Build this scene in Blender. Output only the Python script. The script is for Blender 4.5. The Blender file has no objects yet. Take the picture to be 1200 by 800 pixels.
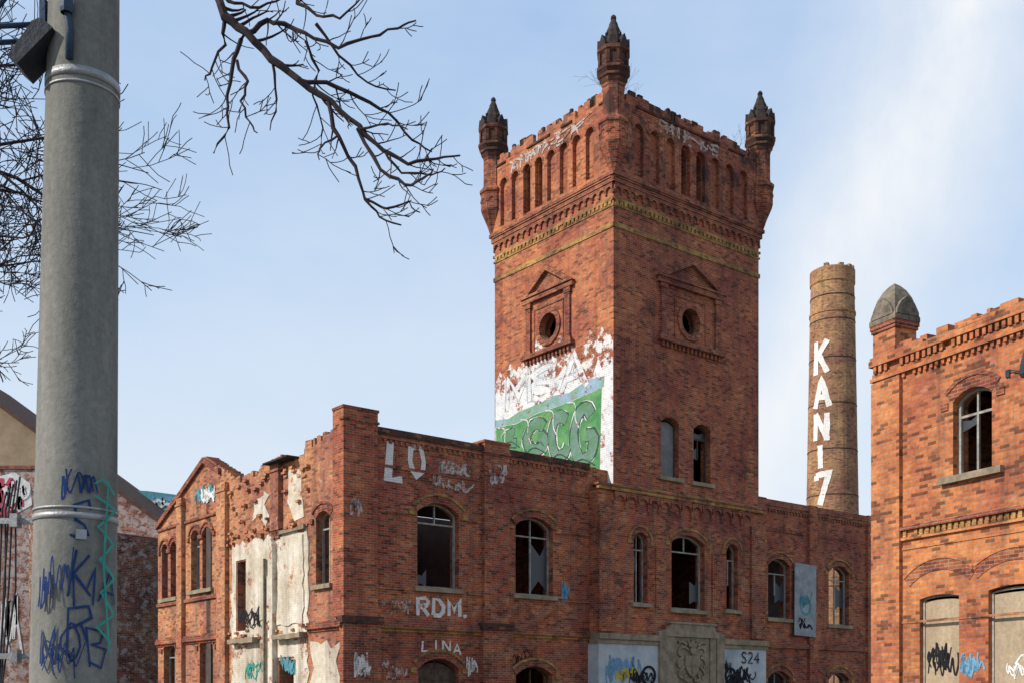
import bpy, bmesh, math, random
from mathutils import Vector, Matrix, noise
from mathutils.geometry import tessellate_polygon
random.seed(11)
scene=bpy.context.scene
COL=scene.collection
# ------------------------------------------------------------------ mesh builder
class MB:
    def __init__(s): s.v=[];s.f=[];s.m=[];s.sm=[];s.cuts=[0]
    def face(s,pts,m=0,smooth=False):
        i=len(s.v); s.v+= [Vector(p) for p in pts]; s.f.append(list(range(i,i+len(pts)))); s.m.append(m); s.sm.append(smooth)
    def cut(s):
        if s.cuts[-1]!=len(s.f): s.cuts.append(len(s.f))
def make(name,parent,mb,mats,label=None,cyl=None,merge=True):
    me=bpy.data.meshes.new(name)
    me.from_pydata([tuple(p) for p in mb.v],[],mb.f)
    if not isinstance(mats,(list,tuple)): mats=[mats]
    for m in mats: me.materials.append(m)
    for i,p in enumerate(me.polygons):
        p.material_index=mb.m[i]; p.use_smooth=mb.sm[i]
    uv=me.uv_layers.new(name="UVMap")
    for p in me.polygons:
        n=p.normal
        for li in p.loop_indices:
            c=me.vertices[me.loops[li].vertex_index].co
            if cyl and abs(n.z)<.75:
                ang=math.atan2(c.y-cyl[1],c.x-cyl[0]); ca=math.atan2(p.center.y-cyl[1],p.center.x-cyl[0])
                while ang-ca>math.pi: ang-=2*math.pi
                while ang-ca<-math.pi: ang+=2*math.pi
                t=(ang*cyl[2],c.z)
            elif abs(n.z)>.75: t=(c.x,c.y)
            elif abs(n.x)>abs(n.y): t=(c.y,c.z)
            else: t=(c.x,c.z)
            uv.data[li].uv=t
    bm=bmesh.new(); bm.from_mesh(me)
    if merge: bmesh.ops.remove_doubles(bm,verts=bm.verts,dist=.0002)
    bmesh.ops.recalc_face_normals(bm,faces=bm.faces)
    bm.to_mesh(me); bm.free()
    o=bpy.data.objects.new(name,me); COL.objects.link(o)
    if parent is not None: o.parent=parent
    if label: o["label"]=label
    return o
def make_split(name,parent,mb,mats,label=None):
    mb.cut(); out=[]
    for a,b in zip(mb.cuts,mb.cuts[1:]):
        s=MB()
        for i in range(a,b): s.face([mb.v[k] for k in mb.f[i]],mb.m[i],mb.sm[i])
        out.append(make(name,parent,s,mats,label))
    return out
def root(name,loc,rot,label,cat,group=None):
    e=bpy.data.objects.new(name,None); COL.objects.link(e)
    e.location=loc; e.rotation_euler=(0,0,rot); e.empty_display_size=.5
    e["label"]=label; e["category"]=cat
    if group: e["group"]=group
    return e
def planar(O,A,N):
    O=Vector(O);A=Vector(A);N=Vector(N)
    return lambda a,z,o: O+A*a+N*o+Vector((0,0,z))
def slab(mb,fr,outer,holes,o0,o1,m=0,back=True):
    loops=[outer]+list(holes)
    flat=[p for l in loops for p in l]
    tris=tessellate_polygon([[Vector((p[0],p[1],0)) for p in l] for l in loops])
    for t in tris:
        mb.face([fr(flat[i][0],flat[i][1],o1) for i in t],m)
        if back: mb.face([fr(flat[i][0],flat[i][1],o0) for i in t],m)
    for l in loops:
        for i in range(len(l)):
            p=l[i];q=l[(i+1)%len(l)]
            mb.face([fr(p[0],p[1],o0),fr(q[0],q[1],o0),fr(q[0],q[1],o1),fr(p[0],p[1],o1)],m)
def box(mb,fr,a0,a1,z0,z1,o0,o1,m=0):
    c=[[[fr(a,z,o) for o in(o0,o1)] for z in(z0,z1)] for a in(a0,a1)]
    for q in ((c[0][0][0],c[0][0][1],c[0][1][1],c[0][1][0]),(c[1][0][0],c[1][0][1],c[1][1][1],c[1][1][0]),
              (c[0][0][0],c[0][0][1],c[1][0][1],c[1][0][0]),(c[0][1][0],c[0][1][1],c[1][1][1],c[1][1][0]),
              (c[0][0][0],c[0][1][0],c[1][1][0],c[1][0][0]),(c[0][0][1],c[0][1][1],c[1][1][1],c[1][0][1])):
        mb.face(q,m)
def arc(a0,a1,zs,rise,n=12,w=0):
    h=(a1-a0)/2;c=(a0+a1)/2;rise=min(rise,h*.999)
    R=(h*h+rise*rise)/(2*rise);cz=zs+rise-R;th=math.asin(min(1,h/R))
    return [(c+(R+w)*math.sin(-th+2*th*i/n),cz+(R+w)*math.cos(-th+2*th*i/n)) for i in range(n+1)]
def opening(a0,a1,z0,zs,rise):
    return [(a0,z0),(a1,z0)]+arc(a0,a1,zs,rise)[::-1]
def hood(a0,a1,zs,rise,w,gap=0):
    return arc(a0,a1,zs,rise,w=gap)+arc(a0,a1,zs,rise,w=gap+w)[::-1]
def circ(c,z,r,n=28): return [(c+r*math.cos(2*math.pi*i/n),z+r*math.sin(2*math.pi*i/n)) for i in range(n)]
def ragged(a0,a1,z0,z1,amp,step=.35):
    pts=[];a=a0
    while a<a1-.01:
        b=min(a1,a+step*random.uniform(.5,1.6)); z=z0+(z1-z0)*(a-a0)/(a1-a0)-random.choice([0,0,.5,1,.25])*amp
        pts+=[(a,z),(b,z-.002)]; a=b
    return pts
def lathe(mb,prof,n=8,c=(0,0),m=0,smooth=False,ph=0,shift=None):
    def P(r,z,i):
        a=ph+2*math.pi*i/n
        sx=shift(z) if shift else 0
        return (c[0]+sx+r*math.cos(a),c[1]+r*math.sin(a),z)
    for (r0,z0),(r1,z1) in zip(prof,prof[1:]):
        for i in range(n):
            q=[P(r0,z0,i),P(r0,z0,i+1),P(r1,z1,i+1),P(r1,z1,i)]
            if r1<1e-4: q=q[:3]
            elif r0<1e-4: q=[q[0],q[2],q[3]]
            mb.face(q,m,smooth)
def ribbon(mb,fr,pts,w,o,m=0,sub=.0,thick=0):
    if sub:
        np=[pts[0]]
        for p,q in zip(pts,pts[1:]):
            k=max(1,int(math.dist(p,q)/sub))
            np+=[(p[0]+(q[0]-p[0])*i/k,p[1]+(q[1]-p[1])*i/k) for i in range(1,k+1)]
        pts=np
    L=[];R=[]
    for i,p in enumerate(pts):
        a=pts[max(0,i-1)];b=pts[min(len(pts)-1,i+1)]
        dx,dz=b[0]-a[0],b[1]-a[1];l=math.hypot(dx,dz) or 1
        nx,nz=-dz/l,dx/l;k=1
        if 0<i<len(pts)-1:
            d0=(p[0]-a[0],p[1]-a[1]);l0=math.hypot(*d0) or 1
            cs=abs((-d0[1]/l0)*nx+(d0[0]/l0)*nz);k=min(1.6,1/max(cs,.4))
        h=w/2*k*random.uniform(.85,1.15)
        L.append((p[0]+nx*h,p[1]+nz*h));R.append((p[0]-nx*h,p[1]-nz*h))
    for i in range(len(pts)-1):
        mb.face([fr(*L[i],o),fr(*L[i+1],o),fr(*R[i+1],o),fr(*R[i],o)],m)
        if thick:
            mb.face([fr(*L[i],o),fr(*L[i+1],o),fr(*L[i+1],o-thick),fr(*L[i],o-thick)],m)
            mb.face([fr(*R[i],o),fr(*R[i+1],o),fr(*R[i+1],o-thick),fr(*R[i],o-thick)],m)
FONT={'K':[[(0,0),(.03,1)],[(.85,1),(.05,.42)],[(.3,.6),(.9,0)]],
'A':[[(0,0),(.45,1),(.9,0)],[(.18,.36),(.72,.36)]],
'N':[[(0,0),(0,1)],[(.02,.97),(.8,.03)],[(.82,0),(.82,1)]],'I':[[(.1,0),(.1,1)]],
'i':[[(.45,0),(.4,1)]],
'7':[[(0,.92),(.85,1),(.3,0)],[(0,.92),(.02,.78)]],
'R':[[(0,0),(0,1),(.55,1),(.78,.8),(.6,.55),(.02,.5)],[(.35,.5),(.85,0)]],
'D':[[(0,0),(0,1),(.45,.95),(.8,.6),(.75,.3),(.45,.03),(0,0)]],
'M':[[(0,0),(.05,1),(.45,.35),(.85,1),(.9,0)]],
'.':[[(.1,0),(.1,.14)]],
'L':[[(.1,1),(0,0),(.7,.05)]],
'O':[[(.4,1),(.1,.8),(0,.5),(.12,.15),(.4,0),(.7,.15),(.8,.5),(.7,.85),(.4,1)]],
'S':[[(.8,.82),(.6,.98),(.25,.98),(.04,.78),(.2,.58),(.6,.44),(.8,.22),(.6,.02),(.25,0),(0,.16)]],
'G':[[(.8,.84),(.62,.98),(.35,1),(.12,.82),(0,.5),(.1,.15),(.35,0),(.65,.02),(.85,.18),(.85,.45),(.5,.45)]],
'C':[[(.8,.84),(.62,.98),(.35,1),(.12,.82),(0,.5),(.1,.15),(.35,0),(.65,.02),(.85,.18)]],
'2':[[(0,.8),(.3,1),(.7,.9),(.7,.6),(0,0),(.8,0)]],
'4':[[(.6,0),(.6,1),(0,.35),(.85,.35)]],
'B':[[(0,0),(0,1),(.6,.95),(.65,.65),(.05,.5),(.75,.4),(.7,.05),(0,0)]],
'E':[[(.7,1),(0,1),(0,0),(.75,0)],[(0,.5),(.55,.5)]],
'P':[[(0,0),(0,1),(.65,.95),(.7,.6),(0,.5)]],
'T':[[(0,1),(.9,1)],[(.45,1),(.45,0)]]}
def text(mb,fr,s,a,z,w,h,lw,o,m=0,gap=.3,jit=.0,sub=0,down=False,slant=0):
    k=0
    for ch in s:
        if ch!=' ':
            for st in FONT[ch]:
                pts=[(a+w*(p[0]+slant*p[1])+random.uniform(-jit,jit),z+h*p[1]+random.uniform(-jit,jit)) for p in st]
                ribbon(mb,fr,pts,lw,o+.0009*k,m,sub);k+=1
        if down: z-=h*(1+gap)
        else: a+=w*((.22 if ch in '.iI ' else .9)+gap)
def smoothp(pts,n=2):
    for _ in range(n):
        q=[pts[0]]
        for u,v in zip(pts,pts[1:]): q+=[(u[0]*.75+v[0]*.25,u[1]*.75+v[1]*.25),(u[0]*.25+v[0]*.75,u[1]*.25+v[1]*.75)]
        pts=q+[pts[-1]]
    return pts
def scribble(mb,fr,a0,a1,z0,z1,lw,o,n=6,m=0,sub=0):
    mb.cut()
    for k in range(n):
        hh=(z1-z0)*random.uniform(.22,.42);zc=random.uniform(z0+hh,z1-hh);a=a0+(a1-a0)*random.uniform(0,.45);st=(a1-a0)*random.uniform(.05,.13)
        pts=[];up=random.choice([0,1])
        for j in range(random.randint(5,10)):
            z=zc+(hh if up else -hh)*random.uniform(.35,1);up=1-up
            if pts and random.random()<.5: pts.append((a+st*random.uniform(-.9,.4),(pts[-1][1]+z)/2))
            pts.append((a,z));a+=st*random.uniform(-.5,1.7)
            if a>a1: break
        pts=[(min(a1,max(a0,p[0])),min(z1,max(z0,p[1]))) for p in pts]
        ribbon(mb,fr,smoothp(pts),lw*random.uniform(.7,1.2),o+.0009*k,m,sub)
    mb.cut()
# ------------------------------------------------------------------ materials
def newmat(name):
    m=bpy.data.materials.new(name);m.use_nodes=True;nt=m.node_tree
    b=nt.nodes["Principled BSDF"];b.inputs["Roughness"].default_value=.9
    b.inputs["Specular IOR Level"].default_value=.12
    return m,nt,b
def rgb(c): return (c[0],c[1],c[2],1)
def N(nt,t,**k):
    n=nt.nodes.new(t)
    for a,b in k.items(): setattr(n,a,b)
    return n
def noise_n(nt,coord,scale,detail=4,rough=.6,vec=None):
    n=N(nt,"ShaderNodeTexNoise");n.inputs["Scale"].default_value=scale;n.inputs["Detail"].default_value=detail;n.inputs["Roughness"].default_value=rough
    if vec:
        mp=N(nt,"ShaderNodeMapping");mp.inputs["Scale"].default_value=vec;nt.links.new(coord,mp.inputs[0]);coord=mp.outputs[0]
    nt.links.new(coord,n.inputs["Vector"]);return n.outputs[0]
def ramp(nt,fac,p0,p1,c0=(0,0,0),c1=(1,1,1)):
    r=N(nt,"ShaderNodeValToRGB")
    if p0>p1: p0,p1,c0,c1=p1,p0,c1,c0
    r.color_ramp.elements[0].position=p0;r.color_ramp.elements[1].position=p1
    r.color_ramp.elements[0].color=rgb(c0);r.color_ramp.elements[1].color=rgb(c1);nt.links.new(fac,r.inputs[0]);return r.outputs[0]
def mix(nt,f,a,b,mode='MIX'):
    m=N(nt,"ShaderNodeMix",data_type='RGBA',blend_type=mode)
    for s,v in((m.inputs[0],f),(m.inputs[6],a),(m.inputs[7],b)):
        if isinstance(v,bpy.types.NodeSocket): nt.links.new(v,s)
        elif isinstance(v,(int,float)): s.default_value=v
        else: s.default_value=rgb(v)
    return m.outputs[2]
def mul(nt,s,k):
    n=N(nt,"ShaderNodeMath",operation='MULTIPLY');nt.links.new(s,n.inputs[0]);n.inputs[1].default_value=k;return n.outputs[0]
RED1=(.38,.088,.040);RED2=(.23,.050,.029);MORT=(.29,.205,.16)
def brick_mat(name,c1=RED1,c2=RED2,mort=MORT,dirt=.55,pale=.4,paint=None,wear=.45,paint2=None,bw=.235,rh=.074,soot=.5,plaster=False,fine=2.6,sootlvl=.56,odd=.45):
    m,nt,b=newmat(name)
    tc=N(nt,"ShaderNodeTexCoord");uv=tc.outputs["UV"];ob=tc.outputs["Object"]
    br=N(nt,"ShaderNodeTexBrick");nt.links.new(uv,br.inputs["Vector"])
    br.inputs["Scale"].default_value=1;br.inputs["Brick Width"].default_value=bw;br.inputs["Row Height"].default_value=rh
    br.inputs["Mortar Size"].default_value=.008;br.inputs["Mortar Smooth"].default_value=.1;br.inputs["Bias"].default_value=-.15
    br.inputs["Color1"].default_value=rgb(c1);br.inputs["Color2"].default_value=rgb(c2);br.inputs["Mortar"].default_value=rgb(mort)
    br2=N(nt,"ShaderNodeTexBrick");nt.links.new(uv,br2.inputs["Vector"])
    for k,v in(("Scale",1),("Brick Width",bw),("Row Height",rh),("Mortar Size",0),("Bias",0)): br2.inputs[k].default_value=v
    br2.inputs["Color1"].default_value=(0,0,0,1);br2.inputs["Color2"].default_value=(1,1,1,1)
    col=br.outputs[0]
    col=mix(nt,ramp(nt,br2.outputs[0],.84,.9),col,mix(nt,odd,col,(c2[0]*.2,c2[1]*.4,c2[2]*.6)))
    col=mix(nt,ramp(nt,br2.outputs[0],.12,.05),col,mix(nt,.3,col,(.52,.24,.12)))
    # broad hue drift: purplish areas <-> orange areas
    big=noise_n(nt,ob,.55,5,.66);col=mix(nt,ramp(nt,big,.38,.62),mix(nt,1,col,(.78,.74,.86),'MULTIPLY'),mix(nt,1,col,(1.2,1.38,1.2),'MULTIPLY'))
    mid=noise_n(nt,ob,7,4,.8);col=mix(nt,1,col,ramp(nt,mid,.3,.7,(.7,.68,.67),(1.22,1.2,1.18)),'MULTIPLY')
    st=noise_n(nt,ob,1,4,.65,(1.8,1.8,.2))
    col=mix(nt,mul(nt,ramp(nt,st,.5,.72),dirt),col,(.06,.038,.034))
    so=noise_n(nt,ob,.8,6,.78)
    col=mix(nt,mul(nt,ramp(nt,so,sootlvl-.02,sootlvl+.08),soot),col,(.045,.03,.028))
    if pale:
        pn=noise_n(nt,uv,1.7,6,.8);col=mix(nt,mul(nt,ramp(nt,pn,.59,.68),pale),col,(.46,.33,.26))
    if paint:
        pc=paint
        if paint2: pc=mix(nt,ramp(nt,noise_n(nt,uv,.9,3,.6),.42,.6),paint,paint2)
        if not plaster: pc=mix(nt,mul(nt,br.outputs["Fac"],.35),pc,(.3,.24,.2))
        wm=ramp(nt,noise_n(nt,uv,fine,8,.78),wear-.02,wear+.03)
        pc=mix(nt,1,pc,ramp(nt,noise_n(nt,uv,5,5,.75),.3,.7,(.74,.73,.72),(1.08,1.08,1.08)),'MULTIPLY')
        if plaster:
            pc=mix(nt,mul(nt,ramp(nt,st,.44,.68),.65),pc,(.2,.155,.115))
        col=mix(nt,wm,col,pc)
    nt.links.new(col,b.inputs["Base Color"])
    inv=N(nt,"ShaderNodeMath",operation='MULTIPLY_ADD');nt.links.new(br.outputs["Fac"],inv.inputs[0]);inv.inputs[1].default_value=-.8
    nt.links.new(mid,inv.inputs[2])
    bp=N(nt,"ShaderNodeBump");bp.inputs["Strength"].default_value=.5;bp.inputs["Distance"].default_value=.02
    nt.links.new(inv.outputs[0],bp.inputs["Height"]);nt.links.new(bp.outputs[0],b.inputs["Normal"])
    return m
def plain(name,c,c2=None,scale=3,rough=.85,metal=0,streak=False,bump=.3,dirt=.3):
    m,nt,b=newmat(name);tc=N(nt,"ShaderNodeTexCoord");ob=tc.outputs["Object"]
    if c2 is None:c2=tuple(x*.6 for x in c)
    n=noise_n(nt,ob,scale,6,.7,(1,1,.15) if streak else None)
    col=mix(nt,ramp(nt,n,.38,.66),c,c2)
    n2=noise_n(nt,ob,scale*.35,5,.7,(1,1,.35))
    col=mix(nt,mul(nt,ramp(nt,n2,.5,.72),dirt),col,tuple(x*.35 for x in c))
    if streak:
        n3=noise_n(nt,ob,scale*9,4,.8);col=mix(nt,1,col,ramp(nt,n3,.3,.7,(.78,.78,.78),(1.15,1.15,1.15)),'MULTIPLY')
    nt.links.new(col,b.inputs["Base Color"]);b.inputs["Roughness"].default_value=rough;b.inputs["Metallic"].default_value=metal
    if bump:
        bp=N(nt,"ShaderNodeBump");bp.inputs["Strength"].default_value=bump;bp.inputs["Distance"].default_value=.02
        nt.links.new(noise_n(nt,ob,scale*6,3,.7),bp.inputs["Height"]);nt.links.new(bp.outputs[0],b.inputs["Normal"])
    return m
M_red=brick_mat("red_brick")
M_redl=brick_mat("sunlit_side_red_brick",c1=(.47,.13,.056),c2=(.31,.078,.04),pale=.45)  # sunlight put into the colour: lighter red_brick for the tower's sunny face
M_crown=brick_mat("sooty_red_brick",c1=(.37,.083,.04),c2=(.22,.048,.03),dirt=.75,soot=.85,pale=.3,sootlvl=.52)
M_red2=brick_mat("bright_orange_red_brick",c1=(.56,.175,.062),c2=(.35,.09,.038),pale=.4,soot=.4,odd=.6)
M_pale=brick_mat("patched_pale_brick",c1=(.50,.19,.095),c2=(.32,.10,.06),pale=.9,soot=.5,dirt=.55)
M_dark=brick_mat("sooty_brick",c1=(.13,.045,.03),c2=(.06,.026,.022),dirt=.7,soot=.8,pale=.0,sootlvl=.5,mort=(.09,.065,.055))
M_annex=brick_mat("dark_brick_with_old_whitewash",c1=(.19,.07,.05),c2=(.10,.04,.032),paint=(.34,.30,.29),wear=.54,pale=.1,dirt=.7)
M_trim=brick_mat("weathered_brick_trim",c1=(.31,.075,.038),c2=(.19,.046,.029),dirt=.65,soot=.6,pale=.15)
M_ochre=brick_mat("ochre_brick",c1=(.46,.25,.08),c2=(.31,.15,.05),dirt=.6,soot=.55,pale=0,mort=(.22,.15,.09),sootlvl=.53)
M_chim=brick_mat("chimney_brick",c1=(.44,.215,.115),c2=(.30,.135,.075),mort=(.2,.15,.11),dirt=.5,soot=.4,pale=.2)
M_whitepaint=brick_mat("white_paint_on_brick",paint=(.78,.78,.77),paint2=(.64,.67,.70),wear=.43,pale=0,fine=1.6)
M_whiteworn=brick_mat("worn_white_paint_on_brick",paint=(.74,.73,.71),wear=.51,pale=0,fine=1.5)
M_green=brick_mat("green_paint_on_brick",paint=(.06,.24,.09),paint2=(.13,.34,.13),wear=.37,pale=.2)
M_strip=brick_mat("blue_green_paint_on_brick",paint=(.20,.38,.28),paint2=(.30,.44,.58),wear=.40,pale=0)
M_silver=brick_mat("silver_grey_paint_on_brick",paint=(.15,.27,.22),paint2=(.08,.24,.11),wear=.38,pale=0)
M_navy=brick_mat("dark_paint_on_brick",paint=(.03,.075,.07),wear=.39,pale=0)
M_bluep=brick_mat("pale_blue_paint_on_brick",paint=(.47,.53,.57),wear=.45,pale=0)
M_houselow=brick_mat("whitewashed_brick",c1=(.30,.11,.075),c2=(.2,.07,.05),paint=(.46,.40,.39),paint2=(.33,.26,.25),wear=.49,pale=.3)
M_stone=plain("sandstone",(.34,.27,.19),(.17,.14,.10),2.5,dirt=.6)
M_stoned=plain("blackened_stone",(.06,.047,.042),(.025,.021,.02),4,dirt=.5)
M_cap=plain("grey_cap_stone",(.24,.20,.155),(.09,.075,.06),5,dirt=.6)
M_plw=brick_mat("peeling_cream_plaster",c1=(.46,.17,.09),c2=(.3,.1,.06),paint=(.72,.66,.56),paint2=(.58,.51,.40),wear=.415,plaster=True,pale=.5,fine=1.0)
M_plb=plain("pale_painted_plaster",(.50,.52,.51),(.33,.40,.45),1.6,dirt=.5)
M_tan=plain("tan_render",(.34,.26,.175),(.25,.185,.125),1.2)
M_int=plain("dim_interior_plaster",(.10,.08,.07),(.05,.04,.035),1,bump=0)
M_frame=plain("weathered_grey_wood",(.38,.36,.32),(.19,.175,.16),6,dirt=.6)
M_frdark=plain("dark_wood",(.11,.08,.06),(.05,.037,.03),6)
M_roofedge=plain("brown_roof_edge",(.12,.07,.05),(.07,.045,.035),4)
M_board=plain("beige_plywood",(.48,.38,.26),(.34,.26,.175),1.5,streak=True,dirt=.45)
M_greyb=plain("grey_board",(.22,.22,.215),(.14,.14,.14),3)
M_sheet=plain("grey_white_sheet",(.34,.36,.365),(.19,.21,.225),2,dirt=.6)
M_roof=plain("bitumen_roofing",(.07,.065,.06))
M_galv=plain("galvanised_steel",(.235,.23,.205),(.125,.125,.112),3.0,rough=.8,metal=.0,streak=True,bump=.2,dirt=.6)
M_strap=plain("steel_strap",(.36,.36,.36),(.22,.22,.22),4,rough=.5,metal=.4)
M_blk=plain("dark_painted_steel",(.045,.05,.06),(.025,.028,.035),5,rough=.5)
M_bluesteel=plain("blue_grey_steel",(.05,.08,.14),(.04,.055,.085),5,rough=.5)
M_cable=plain("cable_rubber",(.03,.03,.035),(.05,.05,.055),5,rough=.5)
M_bark=plain("bark",(.05,.037,.04),(.028,.022,.026),8,bump=0)
M_asph=plain("asphalt",(.055,.055,.055),(.04,.04,.042),1)
M_ground=plain("gravel_yard",(.20,.17,.135),(.11,.10,.075),.6)
M_pave=plain("concrete_paving",(.30,.29,.27),(.22,.21,.2),1)
def flat(name,c): return plain(name,c,tuple(x*.7 for x in c),5,bump=.0,dirt=.35)
F_white=brick_mat("white_spray",paint=(.72,.70,.67),wear=.40,pale=0)
F_white2=brick_mat("faded_white_spray",paint=(.52,.44,.41),wear=.485,pale=0)
F_blue=flat("blue_spray",(.022,.05,.15));F_teal=flat("teal_spray",(.05,.32,.26));F_black=flat("black_spray",(.02,.02,.025))
F_pink=flat("pink_spray",(.50,.08,.12));F_yel=flat("yellow_spray",(.65,.48,.05));F_turq=flat("turquoise_spray",(.10,.30,.36));F_lblue=flat("light_blue_spray",(.18,.36,.52))
F_wht=flat("white_spray_on_smooth",(.72,.72,.70));F_gry=flat("grey_sticker",(.42,.43,.44))
F_chw=brick_mat("white_spray_on_chimney",c1=(.42,.21,.11),c2=(.26,.125,.07),paint=(.84,.82,.79),wear=.34,pale=0)
M_glass,nt,b=newmat("grimy_glass");b.inputs["Base Color"].default_value=(.045,.05,.055,1);b.inputs["Roughness"].default_value=.35;b.inputs["Specular IOR Level"].default_value=.4

# ------------------------------------------------------------------ common parts
def window(parent,fr,a0,a1,z0,zs,rise,o=-.22,mat=None,mull=1,trans=True,sill=M_stone,hd=None,hw=.22,hp=.05,board=None,lower=True,panes=(),name="window",label=None,fw=.06,sillw=.14,broken=False):
    mat=mat or M_frame
    f=MB()
    slab(f,fr,opening(a0+.003,a1-.003,z0+.003,zs,rise),[opening(a0+fw,a1-fw,z0+fw,zs-fw*.3,max(rise-fw*.6,.03))],o-.07,o)
    w=a1-a0
    if trans: box(f,fr,a0+fw,a1-fw,zs-.34,zs-.29,o-.06,o-.004)
    for i in range(mull):
        c=a0+w*(i+1)/(mull+1); top=zs+rise*.85 if not trans else zs-.34
        if lower: box(f,fr,c-.025,c+.025,z0+fw+(.9 if broken else 0),top,o-.058,o-.006)
        if trans and i==0 and not broken: box(f,fr,c-.02,c+.02,zs-.29,zs+rise*.9-.05,o-.058,o-.006)
    wn=make(name,parent,f,mat,label)
    if sill:
        s=MB();box(s,fr,a0-sillw,a1+sillw,z0-.14,z0-.002,-.1,.12);make("sill",wn,s,sill)
    if hd:
        s=MB();slab(s,fr,hood(a0,a1,zs,rise,hw,.0),[],-.02,hp*.5,0)
        if hp>.01:
            slab(s,fr,hood(a0,a1,zs,rise,.08,hw),[],-.02,hp+.015,1)
            for sx in (a0-.32,a1+.12): 
                box(s,fr,sx,sx+.2,zs-.13,zs+.02,-.02,hp+.015,1)
        make("arch",wn,s,[M_trim,hd])
    if board:
        s=MB();slab(s,fr,opening(a0+fw,a1-fw,z0+fw,zs-fw,max(rise-fw,.02)),[],o-.035,o-.028);make("board",wn,s,board)
    if panes:
        s=MB()
        for (x0,x1,y0,y1) in panes:
            A=a0+fw+(w-2*fw)*x0;B=a0+fw+(w-2*fw)*x1;C=z0+(zs-z0)*y0;D_=z0+(zs-z0)*y1;h_=D_-C
            slab(s,fr,[(A,C),(A+(B-A)*.5,C+h_*random.uniform(.0,.25)),(B,C+random.uniform(0,.15)),(B,D_),(A+(B-A)*.6,D_-h_*random.uniform(.2,.45)),(A,D_-random.uniform(0,.3)*h_)],[],o-.04,o-.034)
            s.cut()
        make_split("glass",wn,s,M_glass)
    return wn
def dentils(mb,fr,a0,a1,z0,z1,o0,o1,pitch,w,m=0,miss=.04):
    n=int((a1-a0)/pitch);off=((a1-a0)-n*pitch)/2
    for i in range(n):
        if random.random()<miss: continue
        c=a0+off+pitch*(i+.5);box(mb,fr,c-w/2,c+w/2,z0,z1,o0,o1+random.uniform(-.01,.01),m)
def floors(parent,x0,x1,y0,y1,zs,th=.25):
    fr=planar((0,0,0),(1,0,0),(0,-1,0))
    for z in zs:
        m=MB();box(m,fr,x0,x1,z-th,z,-y1,-y0);make("floor",parent,m,M_int)

CX,CY=3.6,40.0;U=Vector((.783,.622,0));V=Vector((-.622,.783,0));ANG=math.atan2(.622,.783)
def cw(s,t): return Vector((CX,CY,0))+U*s+V*t

# ================================================================== TOWER
W,D=7.95,6.9
T=root("brick_tower",cw(0,0),ANG,"tall square red brick tower with corner turrets and painted side","tower")
fF=planar((0,0,0),(1,0,0),(0,-1,0));fL=planar((0,0,0),(0,1,0),(-1,0,0))
fB=planar((0,D,0),(1,0,0),(0,1,0));fR=planar((W,0,0),(0,1,0),(1,0,0))
fLg=planar((0,D,0),(0,-1,0),(-1,0,0))
TOP=23.25
cF=[3.97+(k-3.5)*.82 for k in range(8)];cL=[3.6+(k-3.5)*.72 for k in range(8)]
m=MB()
hF=[opening(2.4,3.35,9.85,11.85,.22),opening(4.15,5.1,9.85,11.85,.22),circ(3.97,15.8,.5)]+[opening(c-.2,c+.2,20.5,22.0,.19) for c in (cF[3],cF[4])]
slab(m,fF,[(0,9.1),(W,9.1),(W,22.6),(0,22.6)],hF,-.5,0)
hL=[circ(3.55,15.75,.5)]+[opening(c-.17,c+.17,20.5,22.0,.16) for c in (cL[4],cL[5])]
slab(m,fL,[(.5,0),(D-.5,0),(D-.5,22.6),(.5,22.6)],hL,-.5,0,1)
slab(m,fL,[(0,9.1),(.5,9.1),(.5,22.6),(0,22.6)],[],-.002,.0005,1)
slab(m,fB,[(0,0),(W,0),(W,22.6),(0,22.6)],[opening(c-.16,c+.16,20.5,22.05,.15) for c in (cF[2],cF[5])],-.5,0)
slab(m,fR,[(.5,0),(D-.5,0),(D-.5,22.6),(.5,22.6)],[],-.5,0)
make("wall",T,m,[M_red,M_redl])
PR=.15
m=MB()
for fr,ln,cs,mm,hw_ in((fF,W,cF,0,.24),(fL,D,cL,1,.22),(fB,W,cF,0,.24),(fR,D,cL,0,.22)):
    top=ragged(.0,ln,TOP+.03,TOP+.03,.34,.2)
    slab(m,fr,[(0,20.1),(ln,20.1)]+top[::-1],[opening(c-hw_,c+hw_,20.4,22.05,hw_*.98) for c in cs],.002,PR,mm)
    m.cut()
make_split("parapet",T,m,[M_crown,M_redl])
m=MB()
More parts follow.
